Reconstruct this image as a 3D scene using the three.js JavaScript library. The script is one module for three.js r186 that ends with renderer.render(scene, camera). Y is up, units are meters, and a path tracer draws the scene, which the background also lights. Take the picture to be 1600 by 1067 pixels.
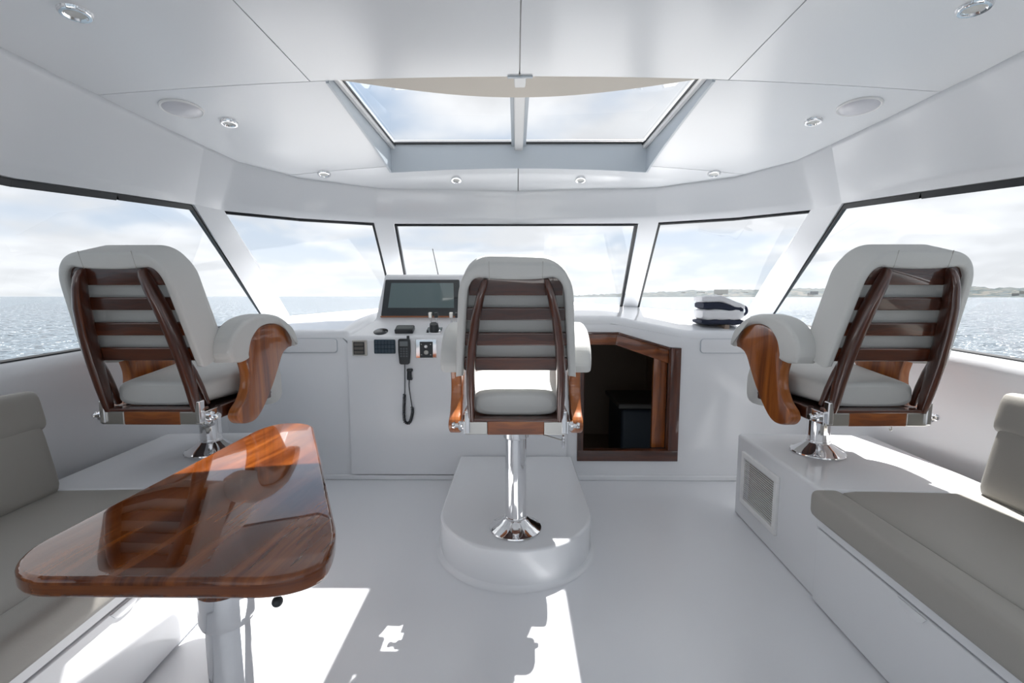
import * as THREE from 'three';
import { RoundedBoxGeometry } from 'three/addons/geometries/RoundedBoxGeometry.js';
import { Brush, Evaluator, SUBTRACTION } from 'three-bvh-csg';
import { mergeGeometries, toCreasedNormals } from 'three/addons/utils/BufferGeometryUtils.js';

// ------------------------------------------------------------------ camera, sky, sun, exposure
const scene = new THREE.Scene();
const renderer = new THREE.WebGLRenderer({ antialias: true });
renderer.toneMapping = THREE.LinearToneMapping;
renderer.toneMappingExposure = 1.44;
renderer.shadowMap.enabled = true;

const EYE = 1.163, FPX = 711;
const camera = new THREE.PerspectiveCamera(2 * Math.atan(533.5 / FPX) * 180 / Math.PI, 1600 / 1067, 0.05, 9000);
camera.position.set(0, EYE, 0);
camera.rotation.order = 'YXZ';
camera.rotation.set(-Math.atan(70.5 / FPX), Math.atan(6 / FPX), 0);
scene.add(camera);

// seeded noise
function rng(seed) { let s = seed >>> 0; return () => { s = (s * 1664525 + 1013904223) >>> 0; return s / 4294967296; }; }
const H3 = (() => { const r = rng(7), t = new Float32Array(4096); for (let i = 0; i < 4096; i++) t[i] = r(); return (x, y, z) => t[(Math.imul(x, 73856093) ^ Math.imul(y, 19349663) ^ Math.imul(z, 83492791)) >>> 0 & 4095]; })();
function noise(x, y, z = 0) {
  const xi = Math.floor(x), yi = Math.floor(y), zi = Math.floor(z); let u = x - xi, v = y - yi, w = z - zi;
  u = u * u * (3 - 2 * u); v = v * v * (3 - 2 * v); w = w * w * (3 - 2 * w);
  const L = (a, b, t) => a + (b - a) * t;
  return L(L(L(H3(xi, yi, zi), H3(xi + 1, yi, zi), u), L(H3(xi, yi + 1, zi), H3(xi + 1, yi + 1, zi), u), v),
    L(L(H3(xi, yi, zi + 1), H3(xi + 1, yi, zi + 1), u), L(H3(xi, yi + 1, zi + 1), H3(xi + 1, yi + 1, zi + 1), u), v), w);
}
function fbm(x, y, z, o) { let s = 0, a = 0.5, n = 0; for (let i = 0; i < o; i++) { s += a * noise(x, y, z); n += a; a *= 0.5; x = x * 2.03 + 11.3; y = y * 2.03 + 5.7; z = z * 2.03 + 2.1; } return s / n; }
const sstep = (a, b, x) => { const t = Math.min(1, Math.max(0, (x - a) / (b - a))); return t * t * (3 - 2 * t); };
const lerp = (a, b, t) => a + (b - a) * t;

// broken bright cloud over a hazy blue sky
{
  const W = 2048, Hh = 1024, d = new Float32Array(W * Hh * 4);
  for (let j = 0; j < Hh; j++) {
    const el = ((j + 0.5) / Hh - 0.5) * Math.PI, sy = Math.sin(el), cy = Math.cos(el);
    for (let i = 0; i < W; i++) {
      const az = ((i + 0.5) / W - 0.5) * 2 * Math.PI, o = (j * W + i) * 4;
      const s = Math.max(sy, 0), haze = Math.exp(-s * 5.0);
      let r = lerp(0.33, 0.58, haze), g = lerp(0.44, 0.625, haze), b = lerp(0.60, 0.665, haze);
      if (sy > 0) {
        const k = 1 / (sy + 0.16), px = Math.cos(az) * cy * k, pz = Math.sin(az) * cy * k;
        const warp = fbm(px * 0.9 + 3, pz * 0.9, 4.2, 3) - 0.5;
        const n = fbm(px * 1.15 + warp * 1.1 + 20, pz * 1.15 + 9, 1.3, 6), n2 = fbm(px * 2.6 + 40, pz * 2.6 + 17, 7.7, 5);
        const cov = sstep(0.30, 0.52, n);
        const tone = 0.615 + 0.175 * sstep(0.32, 0.70, n2) - 0.07 * sstep(0.58, 0.8, n);
        const c = cov * (1 - 0.35 * haze);
        r = lerp(r, tone * 0.985, c); g = lerp(g, tone * 1.0, c); b = lerp(b, tone * 1.02, c);
      }
      d[o] = r; d[o + 1] = g; d[o + 2] = b; d[o + 3] = 1;
    }
  }
  const sky = new THREE.DataTexture(d, W, Hh, THREE.RGBAFormat, THREE.FloatType);
  sky.mapping = THREE.EquirectangularReflectionMapping; sky.magFilter = THREE.LinearFilter; sky.needsUpdate = true;
  scene.background = sky;
  scene.backgroundIntensity = 0.98;
}
const sun = new THREE.DirectionalLight(new THREE.Color(1.0, 0.975, 0.945), 9.0);
sun.position.set(0.27 * 20, 20, -0.53 * 20); sun.target.position.set(0, 0, 0);
sun.castShadow = true; sun.shadow.radius = 1.0; sun.shadow.mapSize.set(4096, 4096);
Object.assign(sun.shadow.camera, { left: -6, right: 6, top: 8, bottom: -8, near: 1, far: 60 });
scene.add(sun, sun.target);

// ------------------------------------------------------------------ helpers
const V = (x, y, z) => new THREE.Vector3(x, y, z);
const taken = new Map();
function numbered(n) { const k = taken.get(n) ?? 0; taken.set(n, k + 1); return k ? `${n}_${String(k).padStart(3, '0')}` : n; }
function mesh(name, geo, mat, parent) {
  const m = new THREE.Mesh(geo, mat); m.castShadow = m.receiveShadow = true;
  if (parent) { m.name = name; parent.add(m); } else { m.name = numbered(name); scene.add(m); }
  return m;
}
function tag(o, label, category, group) { o.userData = { label, category }; if (group) o.userData.group = group; return o; }
function thing(name, label, category, pos = [0, 0, 0], group) { const g = new THREE.Group(); g.name = numbered(name); g.position.set(...pos); scene.add(g); return tag(g, label, category, group); }
function struct(o, label, category) { o.userData = { kind: 'structure', label, category }; return o; }
function sgroup(name, label, category) { const g = new THREE.Group(); g.name = name; scene.add(g); return struct(g, label, category); }

// closed or open grid of points -> geometry, uv in metres
function grid(rows) {
  const n = rows.length, m = rows[0].length, pos = [], uv = [], idx = [];
  const us = new Array(n).fill(0);
  for (let i = 1; i < n; i++) us[i] = us[i - 1] + Math.hypot(...rows[i][m >> 1].map((c, k) => c - rows[i - 1][m >> 1][k]));
  for (let i = 0; i < n; i++) { let v = 0; for (let j = 0; j < m; j++) { if (j) v += Math.hypot(...rows[i][j].map((c, k) => c - rows[i][j - 1][k])); pos.push(...rows[i][j]); uv.push(us[i], v); } }
  for (let i = 0; i < n - 1; i++) for (let j = 0; j < m - 1; j++) { const a = i * m + j, b = a + 1, c = a + m, e = c + 1; idx.push(a, c, b, b, c, e); }
  const g = new THREE.BufferGeometry();
  g.setAttribute('position', new THREE.Float32BufferAttribute(pos, 3)); g.setAttribute('uv', new THREE.Float32BufferAttribute(uv, 2)); g.setIndex(idx); g.computeVertexNormals();
  return g;
}
const merge = (list) => mergeGeometries(list.map((g) => { const k = g.index ? g.toNonIndexed() : g; for (const a of Object.keys(k.attributes)) if (!['position', 'normal', 'uv'].includes(a)) k.deleteAttribute(a); return k; }));
// a sheet with thickness: inner and outer grids joined along their edges
function slab(inner, outer) {
  const n = inner.length, m = inner[0].length, parts = [grid(inner), grid(outer.map((r) => r))];
  parts.push(grid([inner[0], outer[0]]), grid([inner[n - 1], outer[n - 1]]), grid([inner.map((r) => r[0]), outer.map((r) => r[0])]), grid([inner.map((r) => r[m - 1]), outer.map((r) => r[m - 1])]));
  return merge(parts);
}
// closed rings of points -> skin with end caps
function loft(rings, caps = true) {
  const parts = [grid(rings.map((r) => [...r, r[0]]))];
  fixSeam(parts[0], rings.length, rings[0].length + 1);
  if (caps) for (const r of [rings[0], rings[rings.length - 1]]) {
    const c = [0, 1, 2].map((k) => r.reduce((s, p) => s + p[k], 0) / r.length);
    parts.push(grid([[...r, r[0]], r.map(() => c).concat([c])]));
  }
  return merge(parts);
}
function fixSeam(g, n, m) { const a = g.attributes.normal; for (let i = 0; i < n; i++) { const p = i * m, q = p + m - 1, x = a.getX(p) + a.getX(q), y = a.getY(p) + a.getY(q), z = a.getZ(p) + a.getZ(q), l = Math.hypot(x, y, z) || 1; a.setXYZ(p, x / l, y / l, z / l); a.setXYZ(q, x / l, y / l, z / l); } }
// rounded rectangle ring in a plane: centre c, half sizes a (along u) and b (along v), corner power
function ring(c, u, v, a, b, n = 24, p = 4) {
  const out = [];
  for (let i = 0; i < n; i++) { const t = (i + 0.5) / n * 2 * Math.PI, ct = Math.cos(t), st = Math.sin(t), k = Math.pow(Math.pow(Math.abs(ct), p) + Math.pow(Math.abs(st), p), -1 / p); out.push([0, 1, 2].map((q) => c[q] + u[q] * a * ct * k + v[q] * b * st * k)); }
  return out;
}
const rbox = (w, h, d, r = 0.006, s = 3) => new RoundedBoxGeometry(w, h, d, s, Math.min(r, w / 2.01, h / 2.01, d / 2.01));
const at = (g, x, y, z, rx = 0, ry = 0, rz = 0) => { if (rx) g.rotateX(rx); if (ry) g.rotateY(ry); if (rz) g.rotateZ(rz); return g.translate(x, y, z); };
const cyl = (r1, r2, h, n = 32) => new THREE.CylinderGeometry(r1, r2, h, n);
const lathe = (pts, n = 48) => toCreasedNormals(new THREE.LatheGeometry(pts.map((p) => new THREE.Vector2(...p)), n), 0.6);
const tube = (pts, r, seg = 40, rad = 10) => new THREE.TubeGeometry(new THREE.CatmullRomCurve3(pts.map((p) => V(...p))), seg, r, rad);
function poly(points, smooth = false) { const s = new THREE.Shape(); s.moveTo(...points[0]); if (smooth) s.splineThru(points.slice(1).map((p) => new THREE.Vector2(...p))); else points.slice(1).forEach((p) => s.lineTo(...p)); s.closePath(); return s; }
function extrude(shape, depth, bevel = 0, seg = 3, curve = 12, crease = 0.5) {
  return toCreasedNormals(new THREE.ExtrudeGeometry(shape, { depth: depth - 2 * bevel, bevelEnabled: bevel > 0, bevelSize: bevel, bevelThickness: bevel, bevelOffset: -bevel, bevelSegments: seg, curveSegments: curve, steps: 1 }).translate(0, 0, bevel), crease);
}
// corners of a polygon rounded with quadratic curves
function roundPoly(pts, radii) {
  const s = new THREE.Shape(), n = pts.length;
  for (let i = 0; i < n; i++) {
    const p = pts[i], a = pts[(i + n - 1) % n], b = pts[(i + 1) % n], r = Array.isArray(radii) ? radii[i] : radii;
    const to = (q) => { const l = Math.hypot(q[0] - p[0], q[1] - p[1]); const k = Math.min(r, l * 0.5) / l; return [p[0] + (q[0] - p[0]) * k, p[1] + (q[1] - p[1]) * k]; };
    const s0 = to(a), s1 = to(b);
    if (i === 0) s.moveTo(...s0); else s.lineTo(...s0);
    if (r > 0) s.bezierCurveTo(lerp(s0[0], p[0], 0.56), lerp(s0[1], p[1], 0.56), lerp(s1[0], p[0], 0.56), lerp(s1[1], p[1], 0.56), ...s1);
  }
  s.closePath(); return s;
}
// uv in metres: u along the grain axis, v across, chosen per face
function grain(g, axis) {
  const k = g.index ? g.toNonIndexed() : g, p = k.attributes.position, uv = new Float32Array(p.count * 2), a = 'xyz'.indexOf(axis), o = [0, 1, 2].filter((q) => q !== a);
  for (let i = 0; i < p.count; i += 3) {
    const P = [0, 1, 2].map((q) => [p.getX(i + q), p.getY(i + q), p.getZ(i + q)]);
    const e = P[1].map((c, q) => c - P[0][q]), f = P[2].map((c, q) => c - P[0][q]);
    const nn = [e[1] * f[2] - e[2] * f[1], e[2] * f[0] - e[0] * f[2], e[0] * f[1] - e[1] * f[0]].map(Math.abs);
    const across = nn[o[0]] > nn[o[1]] ? o[1] : o[0];
    for (let q = 0; q < 3; q++) { uv[(i + q) * 2] = P[q][a]; uv[(i + q) * 2 + 1] = P[q][across] + (across === o[1] ? 0.37 : 0); }
  }
  k.setAttribute('uv', new THREE.BufferAttribute(uv, 2)); return k;
}

// ------------------------------------------------------------------ materials
function tex(w, h, fn, srgb = true) {
  const d = new Uint8Array(w * h * 4);
  for (let j = 0; j < h; j++) for (let i = 0; i < w; i++) { const c = fn(i / w, j / h); const o = (j * w + i) * 4; d[o] = c[0]; d[o + 1] = c[1]; d[o + 2] = c[2]; d[o + 3] = 255; }
  const t = new THREE.DataTexture(d, w, h, THREE.RGBAFormat); t.magFilter = THREE.LinearFilter; t.wrapS = t.wrapT = THREE.MirroredRepeatWrapping; if (srgb) t.colorSpace = THREE.SRGBColorSpace; t.needsUpdate = true; return t;
}
function woodTex(dark, mid, light, seed) {
  return tex(1024, 1024, (u, v) => {
    const w = fbm(u * 1.6 + seed, v * 5 + seed, 0, 3);
    const band = fbm(u * 0.9 + seed, v * 16 + w * 3.0, 3.3, 4);
    const fine = fbm(u * 5 + seed, v * 84, 1.7, 3), pore = fbm(u * 12, v * 130 + seed, 5, 2);
    let t = sstep(0.2, 0.8, band) * 0.75 + (fine - 0.5) * 0.36 + 0.12; if (pore > 0.68) t -= 0.09;
    t = Math.min(1, Math.max(0, t));
    const a = t < 0.5 ? dark : mid, b = t < 0.5 ? mid : light, k = t < 0.5 ? t * 2 : t * 2 - 1;
    return [0, 1, 2].map((q) => lerp(a[q], b[q], k));
  });
}
const tTeak = woodTex([86, 39, 13], [138, 73, 27], [184, 109, 47], 3.1), tTable = woodTex([66, 28, 9], [108, 55, 20], [150, 84, 34], 5.9), tMah = woodTex([44, 18, 9], [74, 33, 16], [104, 52, 25], 8.7);
tTeak.repeat.set(1.6, 1.6); tTable.repeat.set(1.5, 1.5); tMah.repeat.set(2.2, 2.2);
const tLeather = tex(512, 512, (u, v) => { const n = 150 + 70 * (fbm(u * 70, v * 70, 2, 3) - 0.5) + 40 * (fbm(u * 190, v * 190, 6, 2) - 0.5); return [n, n, n]; }, false);
tLeather.repeat.set(4, 4);
const tGel = tex(512, 512, (u, v) => { const n = 128 + 60 * (fbm(u * 9, v * 9, 3, 4) - 0.5); return [n, n, n]; }, false);
tGel.repeat.set(0.7, 0.7);
const std = (o) => new THREE.MeshPhysicalMaterial(o);
const M = {
  gel: std({ color: new THREE.Color().setRGB(0.79, 0.805, 0.83), roughness: 0.16, bumpMap: tGel, bumpScale: 0.0012, name: 'gelcoat' }),
  ceil: std({ color: new THREE.Color().setRGB(0.80, 0.82, 0.845), roughness: 0.22, name: 'ceiling_panel' }),
  floor: std({ color: new THREE.Color().setRGB(0.80, 0.815, 0.845), roughness: 0.22, bumpMap: tGel, bumpScale: 0.0015, name: 'floor_gelcoat' }),
  outside: std({ color: new THREE.Color().setRGB(0.85, 0.85, 0.85), roughness: 0.3 }),
  dark: std({ color: new THREE.Color().setRGB(0.02, 0.022, 0.025), roughness: 0.5 }),
  gasket: std({ color: new THREE.Color().setRGB(0.012, 0.014, 0.017), roughness: 0.35 }),
  glass: std({ color: 0xffffff, roughness: 0.0, transmission: 1, thickness: 0, ior: 1.5, side: THREE.DoubleSide }),
  chrome: std({ color: new THREE.Color().setRGB(0.86, 0.86, 0.87), metalness: 1, roughness: 0.06 }),
  steel: std({ color: new THREE.Color().setRGB(0.62, 0.61, 0.58), metalness: 1, roughness: 0.28 }),
  alu: std({ color: new THREE.Color().setRGB(0.50, 0.55, 0.60), roughness: 0.35 }),
  white: std({ color: new THREE.Color().setRGB(0.82, 0.82, 0.82), roughness: 0.35 }),
  teak: std({ map: tTeak, roughness: 0.3, clearcoat: 1, clearcoatRoughness: 0.02 }),
  table: std({ map: tTable, roughness: 0.1, specularIntensity: 0.3, clearcoat: 1, clearcoatRoughness: 0.0 }),
  mahog: std({ map: tMah, roughness: 0.3, clearcoat: 1, clearcoatRoughness: 0.03 }),
  vinyl: std({ color: new THREE.Color().setRGB(0.60, 0.605, 0.59), roughness: 0.55, bumpMap: tLeather, bumpScale: 0.0006 }),
  taupe: std({ color: new THREE.Color().setRGB(0.35, 0.335, 0.305), roughness: 0.55, bumpMap: tLeather, bumpScale: 0.0006 }),
  black: std({ color: new THREE.Color().setRGB(0.022, 0.026, 0.03), roughness: 0.4 }),
  screen: std({ color: new THREE.Color().setRGB(0.10, 0.15, 0.155), roughness: 0.06, clearcoat: 1, clearcoatRoughness: 0.02 }),  // teal-grey base colour stands in for the cabin reflected in the glass
  bezel: std({ color: new THREE.Color().setRGB(0.03, 0.036, 0.04), roughness: 0.08 }),
  lens: std({ color: new THREE.Color().setRGB(0.62, 0.62, 0.60), roughness: 0.35 }),
  frost: std({ color: new THREE.Color().setRGB(0.66, 0.66, 0.70), roughness: 0.3 }),
  shade: std({ color: new THREE.Color().setRGB(0.72, 0.67, 0.60), roughness: 0.8 }),
  cabin: std({ color: new THREE.Color().setRGB(0.30, 0.23, 0.18), roughness: 0.7 }),
  navy: std({ color: new THREE.Color().setRGB(0.012, 0.017, 0.04), roughness: 0.8 }),
  cotton: std({ color: new THREE.Color().setRGB(0.78, 0.78, 0.80), roughness: 0.85 }),
};

// ------------------------------------------------------------------ shell of the saloon; Z below means distance forward (-z)
// stations along the starboard side, from aft to the bow: ceiling edge C, window top T, sill S as [x, y, Z]
const ST = [
  { C: [1.67, 1.975, -1.0], T: [1.88, 1.57, -1.0], S: [2.02, 0.87, -1.0] },
  { C: [1.68, 1.975, 0.4], T: [1.88, 1.58, 0.4], S: [2.02, 0.88, 0.4] },
  { C: [1.69, 1.975, 1.75], T: [1.88, 1.605, 1.75], S: [2.0, 0.90, 1.75] },
  { C: [1.66, 1.955, 2.1], T: [1.82, 1.635, 2.14], S: [1.92, 0.945, 2.55] },
  { C: [1.60, 1.93, 2.41], T: [1.75, 1.66, 2.52], S: [1.81, 0.992, 3.27] },
  { C: [1.53, 1.90, 2.58], T: [1.70, 1.66, 2.70], S: [1.765, 1.017, 3.5] },
  { C: [1.30, 1.868, 2.80], T: [1.38, 1.657, 2.93], S: [1.42, 1.047, 3.62] },
  { C: [0.90, 1.855, 3.0], T: [0.95, 1.655, 3.10], S: [0.98, 1.082, 3.68] },
  { C: [0.78, 1.853, 3.02], T: [0.825, 1.652, 3.12], S: [0.865, 1.086, 3.68] },
  { C: [0.0, 1.848, 3.07], T: [0.0, 1.65, 3.15], S: [0.0, 1.09, 3.70] },
];
const W3 = (p, s = 1) => [p[0] * s, p[1], -p[2]];
const mix3 = (a, b, t) => a.map((c, k) => lerp(c, b[k], t));
function fine(key, i0, i1, per = 6) { const out = []; for (let i = i0; i < i1; i++) for (let k = 0; k < per; k++) out.push(mix3(ST[i][key], ST[i + 1][key], k / per)); out.push(ST[i1][key]); return out; }
function outward(p, d) { const k = sstep(2.3, 3.1, p[2]); return [p[0] + d * (1 - k * 0.75) * Math.sign(p[0] || 1) * (p[0] ? 1 : 0), p[1], p[2] + d * k]; }
// band between two station lines given as columns of points, thickness d outwards
function band(cols, s, d) { const inn = cols.map((c) => c.map((p) => W3(p, s))), out = cols.map((c) => c.map((p) => W3(outward(p, d), s))); return slab(inn, out); }

// floor
struct(mesh('floor', at(rbox(4.3, 0.06, 3.9, 0.002), 0, -0.03, -0.93), M.floor), 'glossy white moulded saloon floor', 'floor');

for (const s of [1, -1]) {
  const side = s > 0 ? 'right' : 'left';
  const w = sgroup(`wall_${side}`, `white moulded ${s > 0 ? 'starboard' : 'port'} cabin side under and over the long window`, 'wall');
  // lower wall with rolled sill
  mesh('lower_panel', band(fine('S', 0, 4).map((p) => { const q = (dx, y) => [p[0] + dx, y, p[2]]; return [q(-0.07, 0), q(-0.055, 0.45), q(-0.045, p[1] - 0.16), q(-0.04, p[1] - 0.06), q(-0.03, p[1] - 0.02), q(0.0, p[1])]; }), s, 0.09), M.gel, w);
  mesh('header', band(fine('T', 0, 4).map((p, i) => { const c = fine('C', 0, 4)[i]; const fade = 1 - sstep(2.1, 2.5, p[2]), m = (t, b) => { const q = mix3(p, c, t); return [q[0] + b * fade, q[1], q[2]]; }; return [p, m(0.1, -0.012), m(0.16, -0.012), m(0.4, 0.005), m(0.75, 0.0), m(0.93, -0.01), c, [c[0] + 0.05, 2.06, c[2]]]; }), s, 0.06), M.gel, w);
  mesh('corner_pillar', band([ST[4], ST[5]].map((q) => [0, 0.25, 0.5, 0.75, 1].map((t) => mix3(q.S, q.T, t))), s, 0.07), M.gel, w);
  mesh('aft_pillar', band([[ST[0]], [ST[1]]].map(([q], i) => [0, 0.5, 1].map((t) => { const a = mix3(q.S, q.T, t); return i ? [a[0], a[1], 0.0 - 0.55] : a; })), s, 0.07), M.gel, w);
}
// forward header, mullions, fascia with companionway opening
const wf = sgroup('wall_front', 'white moulded forward bulkhead with windscreen header and mullions', 'wall');
for (const s of [1, -1]) {
  mesh('header', band(fine('T', 4, 9).map((p, i) => { const c = fine('C', 4, 9)[i]; const fade = sstep(2.54, 2.9, p[2]), m = (t, b) => { const q = mix3(p, c, t); return [q[0], q[1], q[2] - b * fade]; }; return [p, m(0.12, 0.012), m(0.2, 0.012), m(0.5, -0.004), m(0.85, 0.004), m(0.95, 0.012), c, [c[0], 2.06, c[2] + 0.05]]; }), s, 0.06), M.gel, wf);
  mesh('mullion', band([ST[7], ST[8]].map((q) => [-0.06, 0.25, 0.5, 0.75, 1].map((t) => mix3(q.S, q.T, t))), s, 0.06), M.gel, wf);
}
const HF = (x) => x < -1.06 ? 0.955 : x < -1.0 ? lerp(0.955, 0.88, sstep(-1.06, -1.0, x)) : x < 0.27 ? 0.88 : x < 0.33 ? lerp(0.88, 1.045, sstep(0.27, 0.33, x)) : x < 0.6 ? 1.045 : lerp(1.045, 0.955, Math.min(1, (x - 0.6) / 0.46));
const FZ = 2.80;
{
  const top = []; for (let i = 0; i <= 60; i++) { const x = -1.9 + 3.8 * i / 60; top.push([x, HF(x) - 0.05]); }
  const sh = poly([[-1.9, 0.0], [1.9, 0.0], ...top.reverse()]);
  sh.holes.push(poly([[0.388, 0.127], [1.02, 0.127], [1.02, 0.845], [0.955, 0.848], [0.631, 0.943], [0.388, 0.943]].reverse()));
  mesh('fascia', at(extrude(sh, 0.05, 0.003), 0, 0, -FZ - 0.05), M.gel, wf);
  mesh('skirting', at(rbox(3.7, 0.034, 0.03, 0.008), 0, 0.017, -FZ), M.gel, wf);
}

// ceiling: edge of the lining as a function of Z
const EDGE = [[-1.0, 1.665, 1.975], [1.75, 1.69, 1.975], [2.1, 1.66, 1.955], [2.41, 1.60, 1.93], [2.58, 1.53, 1.90], [2.8, 1.30, 1.868], [3.0, 0.90, 1.855], [3.02, 0.78, 1.853], [3.07, 0.0, 1.848]];
const MID = [[-1, 2.03], [1.9, 2.03], [2.3, 1.992], [2.76, 1.945], [2.9, 1.918], [3.0, 1.88], [3.07, 1.848]];
function look(t, x, k) { for (let i = 0; i < t.length - 1; i++) if (x <= t[i + 1][0]) return lerp(t[i][k], t[i + 1][k], Math.max(0, (x - t[i][0]) / (t[i + 1][0] - t[i][0]))); return t[t.length - 1][k]; }
function ceilH(x, Z) { const e = Math.max(look(EDGE, Z, 1), 0.05), c = look(MID, Z, 1); return lerp(c, look(EDGE, Z, 2), Math.min(1, (x / e) ** 2)); }
const HX0 = -0.75, HX1 = 0.78, HZ0 = 1.905, HZ1 = 2.82;                     // roof hatch opening
const ceiling = sgroup('ceiling', 'white panelled saloon headliner round the roof hatch', 'ceiling');
{
  const gap = 0.0022;
  // xa, xb are numbers or 'L' / 'R' for the lining's edge
  const panel = (name, xa, xb, Za, Zb, nx, nz) => {
    const inn = [], out = [];
    for (let j = 0; j <= nz; j++) {
      const Z = lerp(Za + gap, Zb - gap, j / nz), e = look(EDGE, Z, 1) + 0.01, a = xa === 'L' ? -e : xa + gap, b = xb === 'R' ? e : xb - gap, r = [], o = [];
      for (let i = 0; i <= nx; i++) { const x = lerp(a, b, i / nx), y = ceilH(x, Z); r.push([x, y, -Z]); o.push([x, y + 0.012, -Z]); }
      inn.push(r); out.push(o);
    }
    mesh(name, slab(inn, out), M.ceil, ceiling);
  };
  panel('panel', 'L', -0.82, -1.0, 1.9, 8, 12); panel('panel', -0.82, 0.014, -1.0, 1.9, 8, 12); panel('panel', 0.014, 0.84, -1.0, 1.9, 8, 12); panel('panel', 0.84, 'R', -1.0, 1.9, 8, 12);
  panel('panel', 'L', HX0, 1.9, 2.76, 10, 10); panel('panel', HX1, 'R', 1.9, 2.76, 10, 10);
  panel('panel', HX0, HX1, 2.815, 2.8225, 10, 1);
  for (const [a, b, Za, Zb] of [['L', HX0, 2.76, 2.8225], [HX1, 'R', 2.76, 2.8225]]) panel('panel', a, b, Za, Zb, 10, 2);
  panel('panel', 'L', 0.014, 2.818, 3.075, 30, 16); panel('panel', 0.014, 'R', 2.818, 3.075, 30, 16);
}
// roof moulding over the lining, unseen eyebrow and sides extended to block the sun
{
  const pts = []; const R = [[2.06, -1.0], [2.07, 1.75], [2.05, 2.5], [1.94, 3.1], [1.65, 3.5], [1.0, 3.66], [0, 3.7]];
  for (const [x, Z] of R) pts.push([x, Z]); for (const [x, Z] of R.slice(0, -1).reverse()) pts.push([-x, Z]);
  const sh = poly(pts); sh.holes.push(poly([[HX0 - 0.0, HZ0], [HX0, HZ1], [HX1, HZ1], [HX1, HZ0]]));
  const g = extrude(sh, 0.05, 0.01); g.rotateX(-Math.PI / 2); g.translate(0, 2.046, 0);
  struct(mesh('roof', g, M.outside), 'white hardtop roof over the saloon', 'roof');
}

// dashboard top, rolled front edge
const SX = [[0, 3.70, 1.09], [0.865, 3.68, 1.086], [0.98, 3.68, 1.082], [1.42, 3.62, 1.047], [1.765, 3.5, 1.017], [1.81, 3.27, 0.992], [1.90, 2.87, 0.96]];
{
  const N = 120, inn = [], out = [];
  for (let i = 0; i <= N; i++) {
    const x = -1.885 + 3.77 * i / N, ax = Math.abs(x), zb = look(SX, ax, 1) + 0.02, hb = look(SX, ax, 2) - 0.004, hf = HF(x), r = [];
    for (let k = 0; k <= 6; k++) { const a = k / 6 * Math.PI / 2; r.push([x, hf - 0.05 + 0.05 * Math.sin(a), -(FZ + 0.0 + 0.05 - 0.05 * Math.cos(a))]); }
    const Z0 = FZ + 0.05; for (let k = 1; k <= 14; k++) { const t = k / 14; r.push([x, lerp(hf, hb, t) + 0.012 * Math.sin(Math.PI * t), -lerp(Z0, Math.max(zb, Z0 + 0.02), t)]); }
    inn.push(r); out.push(r.map((p, k) => [p[0], p[1] - 0.03 * Math.min(1, k / 6), p[2] - 0.03 * (1 - Math.min(1, k / 6))]));
  }
  struct(mesh('dashboard', slab(inn, out), M.gel), 'white moulded dashboard shelf running along the foot of the windscreen', 'dashboard');
}

// windows
function pane(poly3, d = 0.02) { return grid(poly3); }
function frameStrip(a, b, w, inw, th) { // strip along a->b lying in the pane plane, width w towards inw
  const dir = V(...b).sub(V(...a)), n = V(...inw), nn = dir.clone().normalize().cross(n).normalize();
  const P = (p, k, o) => { const q = V(...p).addScaledVector(n, w * k).addScaledVector(nn, o); return [q.x, q.y, q.z]; };
  return merge([[0, -th], [0, th], [1, th], [1, -th]].map(([k, o], i, l) => { const [k2, o2] = l[(i + 1) % 4]; return grid([[P(a, k, o), P(a, k2, o2)], [P(b, k, o), P(b, k2, o2)]]); }));
}
let wn = 0;
function windowFrom(cols, s, label, edges) {
  const g = sgroup(`window_${++wn}`, label, 'window');
  const ins = (p) => outward(p, 0.03);
  const rows = cols.map(([S, T]) => [0, 0.5, 1].map((t) => W3(ins(mix3(S, T, t)), s)));
  mesh('pane', grid(rows), M.glass, g);
  const B = rows.map((r) => r[0]), Tt = rows.map((r) => r[2]);
  const strip = (line, other, w) => { for (let i = 0; i < line.length - 1; i++) { const m = V(...other[i]).sub(V(...line[i])).normalize(); mesh('gasket', frameStrip(line[i], line[i + 1], w, m.toArray(), 0.012), M.gasket, g); } };
  strip(Tt, B, edges[0]); if (edges[1]) strip(B, Tt, edges[1]);
  const post = (i, j, w) => { const m = V(...B[j]).sub(V(...B[i])).normalize(); mesh('gasket', frameStrip(B[i], Tt[i], w, m.toArray(), 0.012), M.gasket, g); };
  if (edges[2]) post(0, 1, edges[2]); post(rows.length - 1, rows.length - 2, edges[3]);
}
const colsOf = (i0, i1) => ST.slice(i0, i1 + 1).map((q) => [q.S, q.T]);
for (const s of [-1, 1]) windowFrom([[ST[1].S, ST[1].T].map((p) => [p[0], p[1], -0.5]), ...colsOf(1, 4)], s, `long raked ${s < 0 ? 'port' : 'starboard'} side window with black edging`, [0.03, 0.008, 0.01, 0.018]);
for (const s of [-1, 1]) windowFrom(colsOf(5, 7), s, `windscreen quarter pane on the ${s < 0 ? 'port' : 'starboard'} side`, [0.012, 0, 0, 0.014]);
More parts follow.
